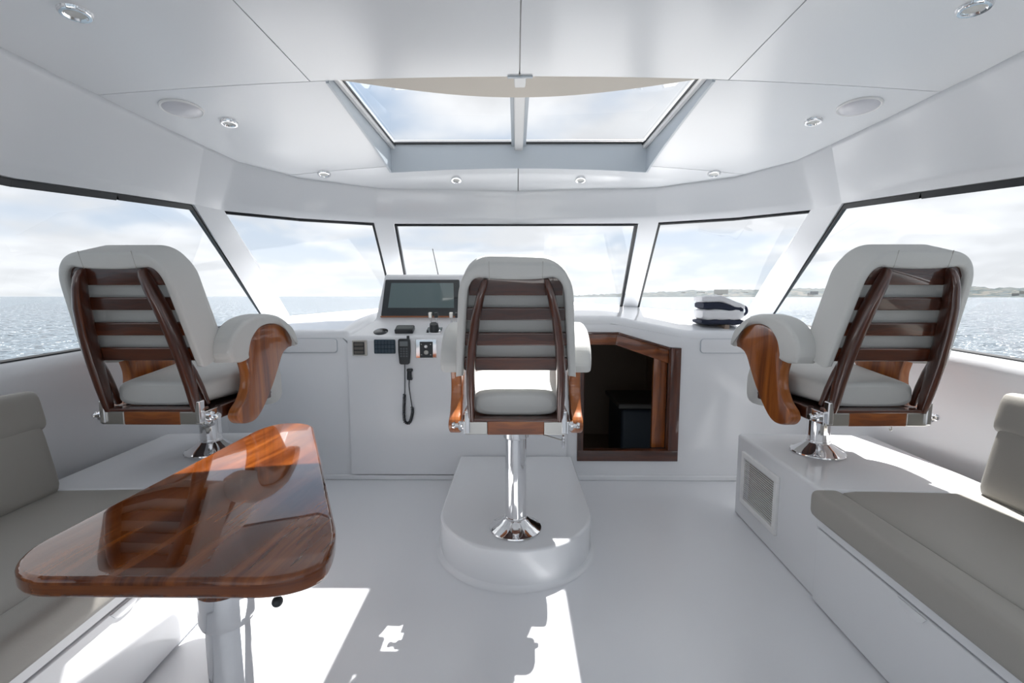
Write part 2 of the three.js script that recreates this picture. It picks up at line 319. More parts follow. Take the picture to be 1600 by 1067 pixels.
{
  const g = [ST[8], ST[9]].map((q) => [q.S, q.T]), left = g.map(([a, b]) => [[-a[0], a[1], a[2]], [-b[0], b[1], b[2]]]);
  const c = (p) => [p[0], p[1], p[2] + 0.03];
  const grp = sgroup(`window_${++wn}`, 'wide centre windscreen pane between the two white mullions', 'window');
  const A = (x, y, z) => [x, y, -z];
  const BL = A(-0.865, 1.086, 3.71), BR = A(0.865, 1.086, 3.71), TL = A(-0.825, 1.652, 3.15), TR = A(0.825, 1.652, 3.15);
  mesh('pane', grid([[BL, TL], [BR, TR]]), M.glass, grp);
  const dn = [0, -0.71, -0.71], up = [0, 0.71, 0.71];
  mesh('gasket', frameStrip(TL, TR, 0.010, dn, 0.012), M.gasket, grp); mesh('gasket', frameStrip(BL, BR, 0.003, up, 0.006), M.alu, grp);
  mesh('gasket', frameStrip(BL, TL, 0.016, [1, 0, 0], 0.012), M.gasket, grp); mesh('gasket', frameStrip(BR, TR, 0.022, [-1, 0, 0], 0.012), M.gasket, grp);
}
// roof hatch
{
  const g = sgroup(`window_${++wn}`, 'glazed roof hatch of two panes with a white centre bar', 'window');
  const cx = (HX0 + HX1) / 2, w = HX1 - HX0, zc = -(HZ0 + HZ1) / 2, d = HZ1 - HZ0;
  const yF = ceilH(0, HZ1);
  // forward coaming follows the crown of the lining
  const rows = []; for (let i = 0; i <= 16; i++) { const x = lerp(HX0, HX1, i / 16); rows.push([[x, ceilH(x, HZ1) - 0.006, -HZ1 + 0.004], [x, 2.075, -HZ1 + 0.004]]); }
  mesh('coaming', slab(rows, rows.map((r) => r.map((p) => [p[0], p[1], p[2] - 0.012]))), M.alu, g);
  for (const [x, s] of [[HX0, 1], [HX1, -1]]) {
    const r = []; for (let i = 0; i <= 10; i++) { const Z = lerp(HZ0, HZ1, i / 10); r.push([[x + s * 0.002, ceilH(x, Z) - 0.006, -Z], [x + s * 0.002, 2.075, -Z]]); }
    mesh('coaming', slab(r, r.map((q) => q.map((p) => [p[0] - s * 0.012, p[1], p[2]]))), M.alu, g);
    mesh('frame', at(rbox(0.02, 0.024, d, 0.003), x + s * 0.014, 2.052, zc), M.white, g);
    mesh('gasket', at(rbox(0.007, 0.01, d, 0.002), x + s * 0.027, 2.063, zc), M.gasket, g);
  }
  mesh('gasket', at(rbox(w - 0.05, 0.012, 0.01, 0.002), cx, 2.07, -HZ1 + 0.012), M.gasket, g);
  mesh('mullion', at(rbox(0.05, 0.045, d, 0.006), 0.016, 2.052, zc), M.white, g);
  for (const s of [-1, 1]) { mesh('mullion_flange', at(rbox(0.018, 0.03, d, 0.003), 0.016 + s * 0.034, 2.066, zc), M.alu, g); }
  for (const [a, b] of [[HX0 + 0.015, -0.02], [0.052, HX1 - 0.015]]) mesh('pane', grid([[[a, 2.078, -HZ0], [a, 2.078, -HZ1]], [[b, 2.078, -HZ0], [b, 2.078, -HZ1]]]), M.glass, g);
}
{ // shade drawn a little way out of its slot
  const N = 24, inn = [], out = []; for (let i = 0; i <= N; i++) { const t = i / N, x = lerp(HX0 + 0.03, HX1 - 0.03, t), e = 0.03 + 0.14 * Math.sin(Math.PI * t); const a = [x, 2.036, -HZ0 + 0.01], b = [x, 2.036 - 0.012 * Math.sin(Math.PI * t), -HZ0 - e]; inn.push([a, mix3(a, b, 0.5), b]); out.push([a, mix3(a, b, 0.5), b].map((p) => [p[0], p[1] + 0.004, p[2]])); }
  tag(mesh('hatch_shade', slab(inn, out), M.shade), 'beige blind with curved edge peeping out at the aft end of roof hatch', 'blind');
  const l = thing('latch', 'small bright metal latch on the seam behind the roof hatch', 'latch', [0.016, 2.026, -1.895]);
  mesh('plate', rbox(0.10, 0.006, 0.014, 0.002), M.alu, l); mesh('tongue', at(rbox(0.02, 0.003, 0.008, 0.001), 0, -0.0025, 0), M.alu, l);
}
// aft bulkhead behind the camera with a doorway and two big windows
{
  const sh = poly([[-2.08, 0], [2.08, 0], [2.0, 1.2], [1.75, 2.05], [-1.75, 2.05], [-2.0, 1.2]]);
  const hole = (a, b, c, d) => sh.holes.push(poly([[a, c], [a, d], [b, d], [b, c]]));
  hole(-1.7, -0.62, 0.45, 1.9); hole(0.62, 1.7, 0.45, 1.9); hole(-0.55, 0.55, 0.03, 1.9);
  struct(mesh('wall_back', at(extrude(sh, 0.06, 0.004), 0, 0, 0.98), M.gel), 'white aft bulkhead with doorway and windows', 'wall');
}

struct(mesh('deck', at(rbox(4.4, 0.08, 3.4, 0.02), 0, -0.1, 2.76), M.outside), 'unseen white cockpit deck added aft to bounce sunlight into the saloon', 'deck');  // out of view, added as a sunlit reflector for the saloon

// companionway: wooden frame, boards and the dark cabin beyond
{
  const d = sgroup('door_1', 'varnished wooden companionway frame in the forward bulkhead', 'door');
  const bar = (pts, Z, th, ax, name, mat = M.teak) => mesh(name, grain(at(extrude(poly(pts), th, 0.003), 0, 0, -Z - th), ax), mat, d);
  bar([[0.388, 0.127], [1.02, 0.127], [1.02, 0.195], [0.388, 0.195]], FZ - 0.012, 0.06, 'x', 'sill', M.mahog);
  bar([[0.388, 0.195], [0.425, 0.195], [0.425, 0.943], [0.388, 0.943]], FZ - 0.012, 0.06, 'y', 'jamb', M.mahog);
  bar([[0.957, 0.195], [1.02, 0.195], [1.02, 0.845], [0.957, 0.845]], FZ - 0.012, 0.06, 'y', 'jamb', M.mahog);
  bar([[0.425, 0.93], [0.631, 0.93], [0.631, 0.943], [0.425, 0.943]], FZ - 0.005, 0.05, 'x', 'head', M.mahog);
  bar([[0.631, 0.93], [0.957, 0.832], [0.957, 0.846], [0.631, 0.943]], FZ - 0.005, 0.05, 'x', 'head', M.mahog);
  bar([[0.425, 0.862], [0.622, 0.862], [0.631, 0.93], [0.425, 0.93]], FZ + 0.03, 0.025, 'x', 'head_board');
  bar([[0.622, 0.862], [0.957, 0.745], [0.957, 0.832], [0.631, 0.93]], FZ + 0.03, 0.025, 'x', 'head_board');
  bar([[0.872, 0.195], [0.957, 0.195], [0.957, 0.76], [0.872, 0.79]], FZ + 0.055, 0.03, 'y', 'side_board');
  const c = sgroup('wall_cabin', 'dark lower cabin seen through the companionway', 'wall');
  const box = (w, h, dd, x, y, z, m = M.cabin) => mesh('panel', at(rbox(w, h, dd, 0.004), x, y, z), m, c);
  box(1.2, 0.03, 1.7, 0.75, -0.25, -3.72); box(1.2, 0.03, 1.7, 0.75, 0.86 + 0.06, -3.72); box(0.03, 1.25, 1.7, 0.2, 0.36, -3.72); box(0.03, 1.25, 1.7, 1.33, 0.36, -3.72); box(1.2, 1.25, 0.03, 0.75, 0.36, -4.56);
  const b = thing('cabin_locker', 'dark blue locker low inside the companionway', 'locker', [1.05, -0.235, -3.75]);
  mesh('body', at(rbox(0.44, 0.52, 0.5, 0.03), 0, 0.26, 0), std({ color: new THREE.Color().setRGB(0.02, 0.03, 0.045), roughness: 0.5 }), b); mesh('lid', at(rbox(0.5, 0.04, 0.54, 0.012), 0, 0.545, 0), std({ color: new THREE.Color().setRGB(0.09, 0.09, 0.085), roughness: 0.5 }), b);
}

// ------------------------------------------------------------------ helm plinth, side platforms, settees
{
  const sh = new THREE.Shape(); const w = 0.35, zf = FZ - 0.024, z0 = 2.06;
  sh.moveTo(-w, zf); sh.lineTo(w, zf); sh.lineTo(w, z0); sh.absellipse(0, z0, w, 0.355, 0, Math.PI, true); sh.closePath();
  const g = extrude(sh, 0.165, 0.014, 6, 48, 0.15); g.rotateX(-Math.PI / 2);
  const t = thing('helm_plinth', 'low white rounded plinth under the middle helm chair', 'plinth'); mesh('body', g, M.gel, t);
  // coved foot
  const rows = []; for (let i = 0; i <= 60; i++) { const a = Math.PI * i / 60, cx = Math.cos(a), sz = Math.sin(a); const r = []; for (let k = 0; k <= 6; k++) { const q = k / 6 * Math.PI / 2, o = 0.024 * (1 - Math.sin(q)), y = 0.001 + 0.024 * (1 - Math.cos(q)); r.push([cx * (w + o - 0.001), y, -(z0 - sz * (0.355 + o - 0.001))]); } rows.push(r); }
  rows.unshift(rows[0].map((p) => [p[0], p[1], -zf])); rows.push(rows[rows.length - 1].map((p) => [p[0], p[1], -zf]));
  mesh('cove', slab(rows, rows.map((r) => r.map((p) => [p[0] * 0.985, 0.0005, p[2]]))), M.gel, t);
}
const TURN = 0.048, BOXH = 0.44;
function sideUnit(s) {
  // local frame: x outboard from the front face, z aft; the platform's forward end at z = 0
  const name = s > 0 ? 'starboard' : 'port', w = s > 0 ? 'right' : 'left';
  const put = (g) => { g.position.set(s * 1.183, 0, -2.375); g.rotation.y = -s * TURN; return g; };
  const X = (x) => s * x;
  const p = put(thing('seat_platform', s > 0 ? 'white box platform with louvred vent under the right helm chair' : 'white box platform under the left helm chair', 'platform'));
  let body = at(rbox(0.67, BOXH, 0.722, 0.016, 4), X(0.335), BOXH / 2, 0.361);
  if (s > 0) { // duct behind the vent
    const a = new Brush(body), b = new Brush(at(new THREE.BoxGeometry(0.42, 0.226, 0.306), 0.19, 0.235, 0.26)); a.updateMatrixWorld(); b.updateMatrixWorld();
    body = new Evaluator().evaluate(a, b, SUBTRACTION).geometry; body.clearGroups();
  }
  mesh('body', body, M.gel, p);
  if (s > 0) {
    const fx = -0.006, z0 = 0.085, z1 = 0.435, y0 = 0.10, y1 = 0.37, zc = (z0 + z1) / 2, yc = (y0 + y1) / 2, b = 0.028;
    const liner = (w, h, d, x, y, z) => mesh('added_dark_liner', at(new THREE.BoxGeometry(w, h, d), x, y, z), M.cabin, p);  // brown lining added to darken the gaps between the slats
    liner(0.37, 0.003, 0.30, 0.205, 0.125, 0.26); liner(0.37, 0.003, 0.30, 0.205, 0.345, 0.26); liner(0.37, 0.22, 0.003, 0.205, 0.235, 0.111); liner(0.37, 0.22, 0.003, 0.205, 0.235, 0.409); liner(0.003, 0.22, 0.30, 0.395, 0.235, 0.26);
    for (const y of [y0 + b / 2, y1 - b / 2]) mesh('vent_frame', at(rbox(0.016, b, z1 - z0, 0.005), fx, y, zc), M.white, p);
    for (const z of [z0 + b / 2, z1 - b / 2]) mesh('vent_frame', at(rbox(0.016, y1 - y0 - 2 * b + 0.004, b, 0.005), fx, yc, z), M.white, p);
    const n = 20, sg = rbox(0.006, 0.0036, z1 - z0 - 2 * b, 0.001, 1);
    for (let i = 0; i < n; i++) { const m = mesh('slat', sg, M.white, p); m.position.set(fx + 0.001, lerp(y0 + b + 0.006, y1 - b - 0.006, i / (n - 1)), zc); }
  }
  // settee
  const t = put(thing('settee', s > 0 ? 'taupe upholstered settee with white drawer base on the right side' : 'taupe upholstered settee behind the varnished table on the left side', 'settee'));
  const L = 2.75, zc = 0.724 + L / 2;
  mesh('base', at(rbox(0.74, 0.30, L, 0.006), X(0.37 + 0.002), 0.15, zc), M.gel, t);
  mesh('rail', at(rbox(0.70, 0.040, L, 0.004), X(0.35 - 0.012), 0.321, zc), M.gel, t);
  const dr = mesh('drawer', at(rbox(0.018, 0.285, 1.9, 0.004), X(-0.004), 0.153, 0.728 + 0.95), M.gel, t);
  const pull = extrude(roundPoly([[-0.05, 0], [0.05, 0], [0.03, -0.028], [-0.03, -0.028]], [0, 0, 0.02, 0.02]), 0.008, 0.001); pull.rotateY(Math.PI / 2);
  mesh('finger_pull', at(pull, X(-0.0125) - 0.004, 0.293, 1.17), M.gel, dr);
  // cushions: front bolster and seat panel, slightly crowned, with a seam between
  const cushion = (x0, x1, y0, y1, z0, z1, p = 5, crown = 0.006) => { const rings = [], n = 26; for (let i = 0; i <= n; i++) { const e = Math.min(i, n - i), k = e === 0 ? 0.90 : e === 1 ? 0.965 : e === 2 ? 0.99 : 1; const f = i / n, z = e < 3 ? (i < n / 2 ? z0 : z1) + (i < n / 2 ? 1 : -1) * [0, 0.008, 0.022][e] : lerp(z0 + 0.022, z1 - 0.022, (i - 2) / (n - 4)); rings.push(ring([X((x0 + x1) / 2), (y0 + y1) / 2, z], [s, 0, 0], [0, 1, 0], (x1 - x0) / 2 * (e < 3 ? 1 - (1 - k) * 0.4 : 1), (y1 - y0) / 2 * k + crown * Math.sin(Math.PI * f) * 0.3, 40, p)); } return loft(rings); };
  const z0 = 0.728, z1 = 0.728 + L - 0.02;
  mesh('front_bolster', cushion(-0.042, 0.062, 0.341, 0.447, z0, z1, 5), M.taupe, t);
  mesh('seat_cushion', cushion(0.060, 0.64, 0.341, 0.446, z0, z1, 9), M.taupe, t);
  // backrest leaning outboard in two rolls
  const back = (y0, y1, x, th, p) => { const lean = 0.2, rings = [], n = 30, zA = 0.745, zB = 0.745 + L - 0.05; for (let i = 0; i <= n; i++) { const e = Math.min(i, n - i), k = [0.86, 0.95, 0.985][e] ?? 1, ends = [0, 0.012, 0.034][e] ?? 0; const z = e < 3 ? (i < n / 2 ? zA + ends : zB - ends) : lerp(zA + 0.034, zB - 0.034, (i - 2) / (n - 4)); const yc = (y0 + y1) / 2; rings.push(ring([X(x + (yc - 0.44) * lean), yc, z - (yc - 0.44) * 0.12], [s * 0.98, -0.196, 0], [s * 0.196, 0.98, 0], th / 2 * k, (y1 - y0) / 2 * (1 - (1 - k) * 0.5), 40, p)); } return loft(rings); };
  mesh('back_cushion', back(0.425, 0.700, 0.60, 0.13, 7), M.taupe, t);
  mesh('head_roll', back(0.658, 0.815, 0.60, 0.132, 5), M.taupe, t);
}
sideUnit(1); sideUnit(-1);

// ------------------------------------------------------------------ helm chairs
function pedestal(h) { // height from its foot to the seat frame
  const base = lathe([[0, 0], [0.108, 0], [0.112, 0.004], [0.110, 0.009], [0.098, 0.014], [0.066, 0.036], [0.054, 0.047], [0.0475, 0.052], [0.0475, 0.06], [0, 0.06]]);
  const col = lathe([[0, 0.05], [0.0445, 0.05], [0.0445, h - 0.05], [0.0445, h - 0.046], [0, h - 0.046]]);
  const collar = lathe([[0, h - 0.052], [0.05, h - 0.052], [0.054, h - 0.048], [0.054, h - 0.012], [0.05, h - 0.008], [0, h - 0.008]]);
  return { base, col, collar };
}
const chairParts = (() => {
  const P = [];
  const add = (name, g, m) => P.push([name, g, m]);
  // seat frame: rear rail, lip, side rails
  add('rear_rail', grain(at(rbox(0.21, 0.052, 0.035, 0.004), 0, 0.026, 0.245), 'x'), M.teak);
  add('seat_lip', grain(at(rbox(0.37, 0.012, 0.05, 0.004), 0, 0.057, 0.243), 'x'), M.mahog);
  for (const s of [-1, 1]) {
    add('corner_plate', at(rbox(0.083, 0.048, 0.038, 0.003), s * 0.146, 0.026, 0.245), M.steel);
    add('corner_plate', at(rbox(0.012, 0.048, 0.09, 0.003), s * 0.19, 0.026, 0.215), M.chrome);
    add('side_rail', grain(at(rbox(0.03, 0.05, 0.36, 0.006), s * 0.192, 0.03, 0.0), 'z'), M.mahog);
    const k = lathe([[0, 0], [0.016, 0], [0.019, 0.004], [0.019, 0.014], [0.015, 0.018], [0.009, 0.019], [0.009, 0.03], [0.013, 0.034], [0.010, 0.042], [0, 0.043]], 20); k.rotateZ(-Math.PI / 2 * s);
    add('hinge_knob', at(k, s * 0.196, 0.03, 0.24), M.chrome);
    add('hinge_bracket', at(rbox(0.02, 0.085, 0.03, 0.005), s * 0.178, 0.05, 0.258), M.chrome);
  }
  add('seat_pan', grain(at(rbox(0.38, 0.03, 0.44, 0.006), 0, 0.035, 0.0), 'x'), M.mahog);
  // seat cushion with a waterfall front
  const rings = [];
  for (const [z, a, y0, y1, p] of [[0.225, 0.135, 0.075, 0.140, 3], [0.222, 0.15, 0.066, 0.152, 4], [0.21, 0.156, 0.062, 0.158, 5], [0.15, 0.166, 0.060, 0.164, 5], [0.05, 0.182, 0.058, 0.17, 5], [-0.06, 0.196, 0.056, 0.18, 5], [-0.16, 0.205, 0.045, 0.19, 5], [-0.22, 0.208, 0.0, 0.192, 5], [-0.265, 0.206, -0.05, 0.18, 5], [-0.29, 0.2, -0.06, 0.155, 4], [-0.302, 0.19, -0.05, 0.12, 3.5], [-0.306, 0.17, -0.03, 0.09, 3]]) rings.push(ring([0, (y0 + y1) / 2, z], [1, 0, 0], [0, 1, 0], a, (y1 - y0) / 2, 44, p));
  add('seat_cushion', loft(rings), M.vinyl);
  // arms
  for (const s of [-1, 1]) {
    const pad = poly([[-0.205, 0.225], [-0.222, 0.262], [-0.20, 0.322], [-0.13, 0.375], [-0.03, 0.398], [0.08, 0.398], [0.19, 0.37], [0.275, 0.312], [0.303, 0.262], [0.298, 0.238], [0.283, 0.24], [0.28, 0.265], [0.24, 0.315], [0.16, 0.348], [0.06, 0.356], [-0.02, 0.34], [-0.075, 0.30], [-0.098, 0.25], [-0.102, 0.226], [-0.15, 0.218]].map(([z, y]) => [z, y]), true);
    const g = extrude(pad, 0.086, 0.016, 4); g.rotateY(Math.PI / 2);  // shape x becomes -z
    add('arm_pad', at(g, s > 0 ? 0.198 : -0.284, 0, 0), M.vinyl);
    const wood = poly([[0.29, 0.262], [0.265, 0.297], [0.21, 0.333], [0.13, 0.354], [0.03, 0.350], [-0.05, 0.320], [-0.088, 0.272], [-0.094, 0.225], [-0.078, 0.165], [-0.084, 0.11], [-0.115, 0.062], [-0.158, 0.03], [-0.168, 0.0], [-0.135, -0.03], [-0.07, -0.04], [-0.02, -0.025], [0.04, 0.022], [0.10, 0.085], [0.15, 0.15], [0.195, 0.208], [0.245, 0.23], [0.28, 0.234]], true);
    const w = extrude(wood, 0.046, 0.008, 3); w.rotateY(Math.PI / 2); w.rotateX(0); at(w, s > 0 ? 0.218 : -0.264, 0, 0);
    add('arm', grain(w, 'y'), M.teak);
  }
  return P;
})();
const backParts = (() => { // in the plane of the reclined back: x across, y up along it, z aft
  const P = [];
  const add = (name, g, m) => P.push([name, g, m]);
  const half = (y) => lerp(0.215, 0.178, sstep(0.15, 0.62, y));
  const outer = roundPoly([[-0.216, 0.168], [0.216, 0.168], [0.178, 0.582], [-0.178, 0.582]], [0.03, 0.03, 0.115, 0.115]);
  const core = extrude(outer, 0.115, 0.03, 5, 20);
  add('back_cushion', at(core, 0, 0, -0.195), M.vinyl);
  // rim wrapping round the back of the frame: sides and top band, open below
  const rim = new THREE.Shape();
  rim.moveTo(-0.218, 0.163); rim.lineTo(-0.196, 0.46); rim.bezierCurveTo(-0.19, 0.54, -0.15, 0.584, -0.085, 0.584); rim.lineTo(0.085, 0.584); rim.bezierCurveTo(0.15, 0.584, 0.19, 0.54, 0.196, 0.46); rim.lineTo(0.218, 0.163);
  rim.lineTo(0.190, 0.168); rim.lineTo(0.163, 0.47); rim.bezierCurveTo(0.158, 0.515, 0.14, 0.532, 0.12, 0.532); rim.bezierCurveTo(0.07, 0.522, -0.07, 0.522, -0.12, 0.532); rim.bezierCurveTo(-0.14, 0.532, -0.158, 0.515, -0.163, 0.47); rim.lineTo(-0.190, 0.168); rim.closePath();
  add('back_rim', at(extrude(rim, 0.135, 0.011, 4, 16), 0, 0, -0.166), M.vinyl);
  // stitched panel seams on the top band
  for (const s of [-1, 1]) add('seam', at(rbox(0.0012, 0.06, 0.002, 0.0005), s * 0.088, 0.558, -0.0315), M.taupe);
  // slats
  const slat = (y0, y1, w, name = 'slat') => add(name, grain(at(rbox(w * 2, y1 - y0, 0.016, 0.005), 0, (y0 + y1) / 2, -0.052), 'x'), M.mahog);
  add('top_slat', grain(at(extrude(poly([[-0.158, 0.468], [0.158, 0.468], [0.158, 0.50], [0.14, 0.53], [0.11, 0.535], [0.05, 0.526], [-0.05, 0.526], [-0.11, 0.535], [-0.14, 0.53], [-0.158, 0.50]]), 0.018, 0.003), 0, 0, -0.062), 'x'), M.mahog);
  slat(0.378, 0.424, 0.172); slat(0.283, 0.332, 0.180); slat(0.185, 0.236, 0.187);
  for (const s of [-1, 1]) {
    // upright: tapered, bowed, with a second prong forward
    const rings = [];
    for (const [y, x, z, a, b] of [[0.0, 0.163, 0.004, 0.011, 0.014], [0.02, 0.163, 0.003, 0.013, 0.017], [0.10, 0.163, -0.002, 0.0155, 0.021], [0.20, 0.160, -0.008, 0.0165, 0.026], [0.30, 0.151, -0.010, 0.0165, 0.027], [0.40, 0.136, -0.011, 0.016, 0.026], [0.47, 0.119, -0.013, 0.0145, 0.023], [0.505, 0.109, -0.017, 0.013, 0.019], [0.522, 0.104, -0.022, 0.010, 0.014], [0.528, 0.102, -0.026, 0.006, 0.008]]) rings.push(ring([s * x, y, z - 0.012], [1, 0, 0], [0, 0, 1], a, b * 1.08, 18, 3));
    add('upright', grain(loft(rings), 'y'), M.mahog);
    const r2 = []; for (const [y, z, a, b] of [[0.21, -0.030, 0.010, 0.012], [0.14, -0.045, 0.0115, 0.0125], [0.07, -0.054, 0.0115, 0.012], [0.0, -0.058, 0.010, 0.010]]) r2.push(ring([s * (0.160 + (0.2 - y) * 0.05), y, z], [1, 0, 0], [0, 0, 1], a, b, 14, 3));
    add('upright_prong', grain(loft(r2), 'y'), M.mahog);
  }
  return P;
})();
const LEAN = 0.292, CS = 1.06;
function helmChair(x, Z, foot, seat, bodyZ, label, lever) { // bodyZ: where the seat has been slid to along its track
  const t = thing('helm_chair', label, 'chair', [x, foot, -Z], 'helm chairs');
  const h = seat - foot, p = pedestal(h), off = Z - bodyZ;
  mesh('pedestal_base', p.base, M.chrome, t); mesh('pedestal', p.col, M.chrome, t); mesh('collar', p.collar, M.chrome, t);
  mesh('slide_track', at(rbox(0.12, 0.012, 0.34, 0.004), 0, h - 0.002, off / 2), M.chrome, t);
  for (const [n, g, m] of chairParts) { const o = mesh(n, g, m, t); o.position.set(0, h, off); o.scale.setScalar(CS); }
  for (const [n, g, m] of backParts) { const o = mesh(n, g, m, t); o.position.set(0, h + 0.052 * CS, off + 0.262 * CS); o.rotation.x = LEAN; o.scale.setScalar(CS); }
  const knob = lathe([[0, -0.006], [0.012, -0.006], [0.026, -0.003], [0.028, 0.003], [0.02, 0.007], [0, 0.008]], 24); knob.rotateZ(Math.PI / 2);
  if (lever === 'rod') { const l = mesh('height_lever', tube([[0.05, h - 0.018, 0.02], [0.11, h - 0.026, 0.05], [0.185, h - 0.04, 0.08]], 0.003, 16, 8), M.steel, t); mesh('lever_knob', at(knob, 0.192, h - 0.046, 0.08), M.chrome, l); }
  if (lever === 'crank') { const l = mesh('clamp_lever', merge([tube([[0.05, h - 0.03, 0.0], [0.09, h - 0.032, 0.0], [0.12, h - 0.02, 0.0]], 0.013, 16, 12), at(rbox(0.03, 0.03, 0.05, 0.01), 0.125, h - 0.018, 0)]), M.chrome, t); mesh('maker_plate', at(rbox(0.002, 0.03, 0.04, 0.001), 0.221, h + 0.03, off + 0.1), M.steel, t); mesh('pad_eye', at(new THREE.TorusGeometry(0.03, 0.006, 8, 24), 0.02, h - 0.06, 0.05), M.chrome, l); }
  if (lever === 'bolt') { const l = mesh('stop_bolt', at(cyl(0.007, 0.005, 0.03, 14), 0.105, h - 0.012, off + 0.215), M.chrome, t); mesh('bolt_tip', at(new THREE.SphereGeometry(0.006, 12, 8), 0.105, h - 0.03, off + 0.215), M.steel, l); mesh('clamp_ring', at(new THREE.TorusGeometry(0.026, 0.007, 8, 24), -0.02, h - 0.03, 0.055), M.chrome, l); }
  return t;
}
helmChair(0.0, 1.88, 0.165, 0.622, 2.017, 'middle helm chair on the tall chrome pedestal standing on the rounded plinth', 'rod');
helmChair(1.405, 2.07, BOXH, 0.659, 2.017, 'right helm chair on the short chrome pedestal above the louvred vent box', 'bolt');
helmChair(-1.43, 2.07, BOXH, 0.659, 2.017, 'left helm chair on the short chrome pedestal behind the varnished table', 'crank');

// ------------------------------------------------------------------ table
{
  const t = thing('table', 'varnished teak table with tapered top on a chrome post', 'table', [-0.65, 0, -1.065]);
  const pts = [[-0.905, 0.70], [-0.335, 0.70], [-0.335, 0.82], [-0.748, 1.632], [-0.905, 1.635]].map(([x, Z]) => [x * 1.0864 + 0.65, Z * 1.0864 - 1.065]);
  const g = extrude(roundPoly(pts, [0.14, 0.11, 0.085, 0.065, 0.13]), 0.04, 0.012, 8, 24, 0.13); g.rotateX(-Math.PI / 2); g.translate(0, 0.62, 0);
  g.rotateY(0.08); const top = mesh('table_top', grain(g, 'z'), M.table, t); top.rotation.y = -0.08;
  const px = 0.025, pz = 0.145;
  mesh('post', at(lathe([[0, 0.01], [0.043, 0.01], [0.043, 0.47], [0, 0.47]]), px, 0, pz), M.chrome, t);
  mesh('collar', at(lathe([[0.036, 0.548], [0.049, 0.548], [0.054, 0.542], [0.054, 0.478], [0.05, 0.466], [0.041, 0.463]]), px, 0, pz), M.chrome, t);
  mesh('inner_post', at(lathe([[0, 0.46], [0.038, 0.46], [0.038, 0.621], [0, 0.621]]), px, 0, pz), M.chrome, t);
  mesh('foot', at(lathe([[0, 0], [0.12, 0], [0.122, 0.005], [0.108, 0.012], [0.054, 0.03], [0.046, 0.04], [0, 0.04]]), px, 0, pz), M.chrome, t);
  const l = mesh('lever', tube([[px + 0.03, 0.59, pz], [0.10, 0.575, pz + 0.01], [0.138, 0.525, pz + 0.01]], 0.004, 16, 8), M.steel, t);
  mesh('lever_knob', at(new THREE.SphereGeometry(0.0115, 20, 14), 0.140, 0.513, pz + 0.01), M.black, l);
}

// ------------------------------------------------------------------ helm console and instruments
const PR = [[2.785, 0.04, -1.04, 0.32], [2.785, 0.885, -1.04, 0.32], [2.788, 0.905, -1.037, 0.318], [2.798, 0.918, -1.032, 0.314], [2.815, 0.924, -1.026, 0.31], [2.90, 0.957, -0.985, 0.285], [2.985, 0.992, -0.945, 0.26], [3.01, 1.005, -0.932, 0.25], [3.02, 1.025, -0.926, 0.245], [3.115, 1.288, -0.892, 0.22], [3.122, 1.302, -0.889, 0.218], [3.137, 1.311, -0.886, 0.216], [3.30, 1.312, -0.88, 0.21], [3.325, 1.30, -0.88, 0.21], [3.34, 1.02, -0.92, 0.24]];
{
  const c = sgroup('helm_console', 'white moulded helm console with raised display pod behind the middle chair', 'console');
  const inn = PR.map(([Z, y, a, b]) => { const r = []; for (let i = 0; i <= 20; i++) r.push([lerp(a, b, i / 20), y, -Z]); return r; });
  const parts = [grid(inn)];
  for (const [k, s] of [[2, -1], [3, 1]]) { // flared flanks down to the dash
    const rows = PR.slice(1).map((p, i) => { const y0 = Math.min(p[1] - 0.02, i < 4 ? p[1] - 0.3 : 0.99), r = [], drop = p[1] - y0; for (let q = 0; q <= 8; q++) { const t = q / 8, fl = drop * 0.16 * t + 0.10 * Math.max(0, t - 0.55) ** 2 * (i > 4 ? 1 : 0.0); r.push([p[k] + s * fl * (i > 3 ? 1 : 0.02), p[1] - drop * t, -p[0] - (0)]); } return r; });
    parts.push(grid(rows));
  }
  mesh('body', merge(parts), M.gel, c);
}
// frame on the tilted display face: centre, tilt
const faceTilt = Math.atan2(0.095, 0.263);
function onFace(g, x, up, out = 0) { g.rotateX(-faceTilt); const d = [0, Math.cos(faceTilt), -Math.sin(faceTilt)], n = [0, Math.sin(faceTilt), Math.cos(faceTilt)]; return g.translate(x, 1.025 + d[1] * up + n[1] * out, -3.02 + d[2] * up + n[2] * out); }
{
  const t = thing('display', 'large dark glass navigation display left of the middle chair', 'display');
  const a = roundPoly([[-0.262, 0], [0.262, 0], [0.25, 0.258], [-0.25, 0.258]], 0.008);
  mesh('bezel', onFace(extrude(a, 0.014, 0.003), -0.632, 0.004, 0), M.bezel, t);
  mesh('screen', onFace(extrude(roundPoly([[-0.218, 0.056], [0.222, 0.056], [0.212, 0.232], [-0.208, 0.232]], 0.003), 0.003), -0.632, 0.004, 0.0135), M.screen, t);
  mesh('teak_strip', grain(onFace(rbox(0.53, 0.008, 0.02, 0.002), -0.632, 0.0, 0.008), 'x'), M.teak, t);
}
const shelfTilt = Math.atan2(0.068, 0.17);
function onShelf(g, x, back, up = 0) { g.rotateX(shelfTilt); const d = [Math.sin(shelfTilt), -Math.cos(shelfTilt)], n = [Math.cos(shelfTilt), Math.sin(shelfTilt)]; return g.translate(x, 0.924 + d[0] * back + n[0] * up, -2.815 + d[1] * back + n[1] * up); }
tag(mesh('round_cap', onShelf(lathe([[0, 0], [0.045, 0], [0.045, 0.003], [0.041, 0.005], [0, 0.0055]], 32), -0.852, 0.045), M.bezel), 'flat round dark grey cap on the console shelf', 'cap');
